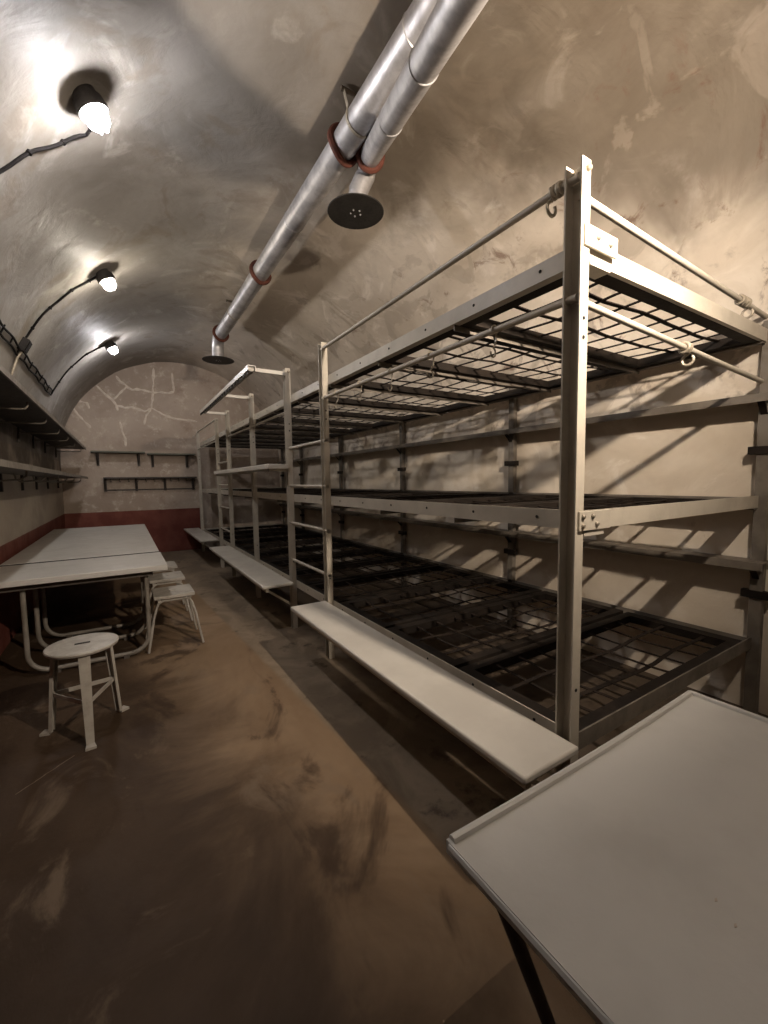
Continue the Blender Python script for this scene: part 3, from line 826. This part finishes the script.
# warm bulkhead lamp on the front wall above the near table (outside the frame)
def bulkhead(x, z):
    t = thing('bulkhead_lamp', (x, YF, z), 'round bulkhead lamp on the front wall above the near table', 'lamp')
    MB().lathe([(.11,0),(.115,.06),(.105,.095),(.045,.100),(.036,.096),(.031,.070)], (x,YF,z), (0,1,0), 32).build('lamp_base', M['lampbase'], t)
    MB().lathe([(.030,.080),(.0295,.084),(.022,.088),(.012,.091),(.003,.092)], (x,YF,z), (0,1,0), 32).build('glass', emit('warm_glass', LAMP_WARM, E_WARM), t)
bulkhead(1.33, 2.48)

# ------------------------------------------------------------------ cables
def arc_cable(y, xa, xb, ya, label, clips=4, r=.009):
    pts = []; n = 22
    for i in range(n+1):
        x = xa+(xb-xa)*i/n
        (vx, vz), nn = vault_pt(x, .012, ya+(y-ya)*i/n)
        pts.append((vx, ya+(y-ya)*i/n+.012*math.sin(i*.8), vz))
    o = MB().tube(pts, r, 8).build('cable', M['cable'], None, pts[0]); tag(o, label, 'cable', 'black lamp cables')
    for k in range(clips):
        q = Vector(pts[int((k+.6)*n/clips)])
        MB().lathe([(.0145,-.007),(.0145,.007)], q, (.4,.2,.9), 8).build('clip', M['cable'], o)
arc_cable(3.02, -.75, -.10, 2.93, 'black cable running from nearest lamp down the vault')
arc_cable(4.88, -.70, -.09, 4.93, 'black cable from middle lamp to the junction box')
arc_cable(7.20, -.735, -.09, 7.00, 'black cable from farthest lamp to the cable run')
tag(MB().tube([(-.105,3.02,3.31),(-.07,3.025,3.335),(-.05,2.99,3.345),(-.05,2.90,3.348),(-.055,2.80,3.343)], .009, 8).build('cable', M['cable'], None, (-.06,2.9,3.34)), 'short bent cable end entering the nearest lamp', 'cable', 'black lamp cables')
for k, xx in enumerate((-.742, -.718)):
    pts = []
    for i in range(60):
        y = 1.2+(6.98-1.2)*i/59
        (vx, vz), nn = vault_pt(xx+.003*math.sin(i*1.1+k), .014, y); pts.append((vx, y, vz))
    o = tag(MB().tube(pts, .009, 8).build('cable', M['cable'], None, pts[0]), ('lower' if k == 0 else 'upper') + ' black cable of the pair running along vault foot', 'cable', 'paired cables along the vault foot')
    for i in range(2, 60, 3):
        if k == 0:
            a = Vector(pts[i]); (vx, vz), nn = vault_pt(-.712, .012, a.y)
            MB().bar(a-Vector((.005,0,.008)), (vx, a.y, vz+.003), .010, .012, (0,1,0)).build('clip', M['cable'], o)
(vx, vz), nn = vault_pt(-.70, .0, 4.95)
b = MB(); c0 = Vector((vx, 4.95, vz)); tt = Vector((-nn.z, 0, nn.x)); 
if tt.z < 0: tt = -tt
b.bar(c0+nn*.002, c0+nn*.055, .12, .12, tt)
jb = tag(b.build('junction_box', M['lampbase'], None, tuple(c0), bevel=.006), 'square black junction box on the vault above the upper shelf', 'junction box')
MB().bar(c0+nn*.055, c0+nn*.060, .10, .10, tt).build('cover', M['cable'], jb, tuple(c0))
(ux, uz), n2 = vault_pt(-.80, .01, 4.95)
tag(MB().tube([(vx+.03, 4.95, vz-.02), ((vx+ux)/2+.01, 4.95, (vz+uz)/2), (ux, 4.95, uz-.04), (-.86, 4.95, 2.0)], .010, 8).build('conduit', M['wire'], None, (vx, 4.95, vz)), 'short pale conduit from junction box down to the shelf', 'conduit')
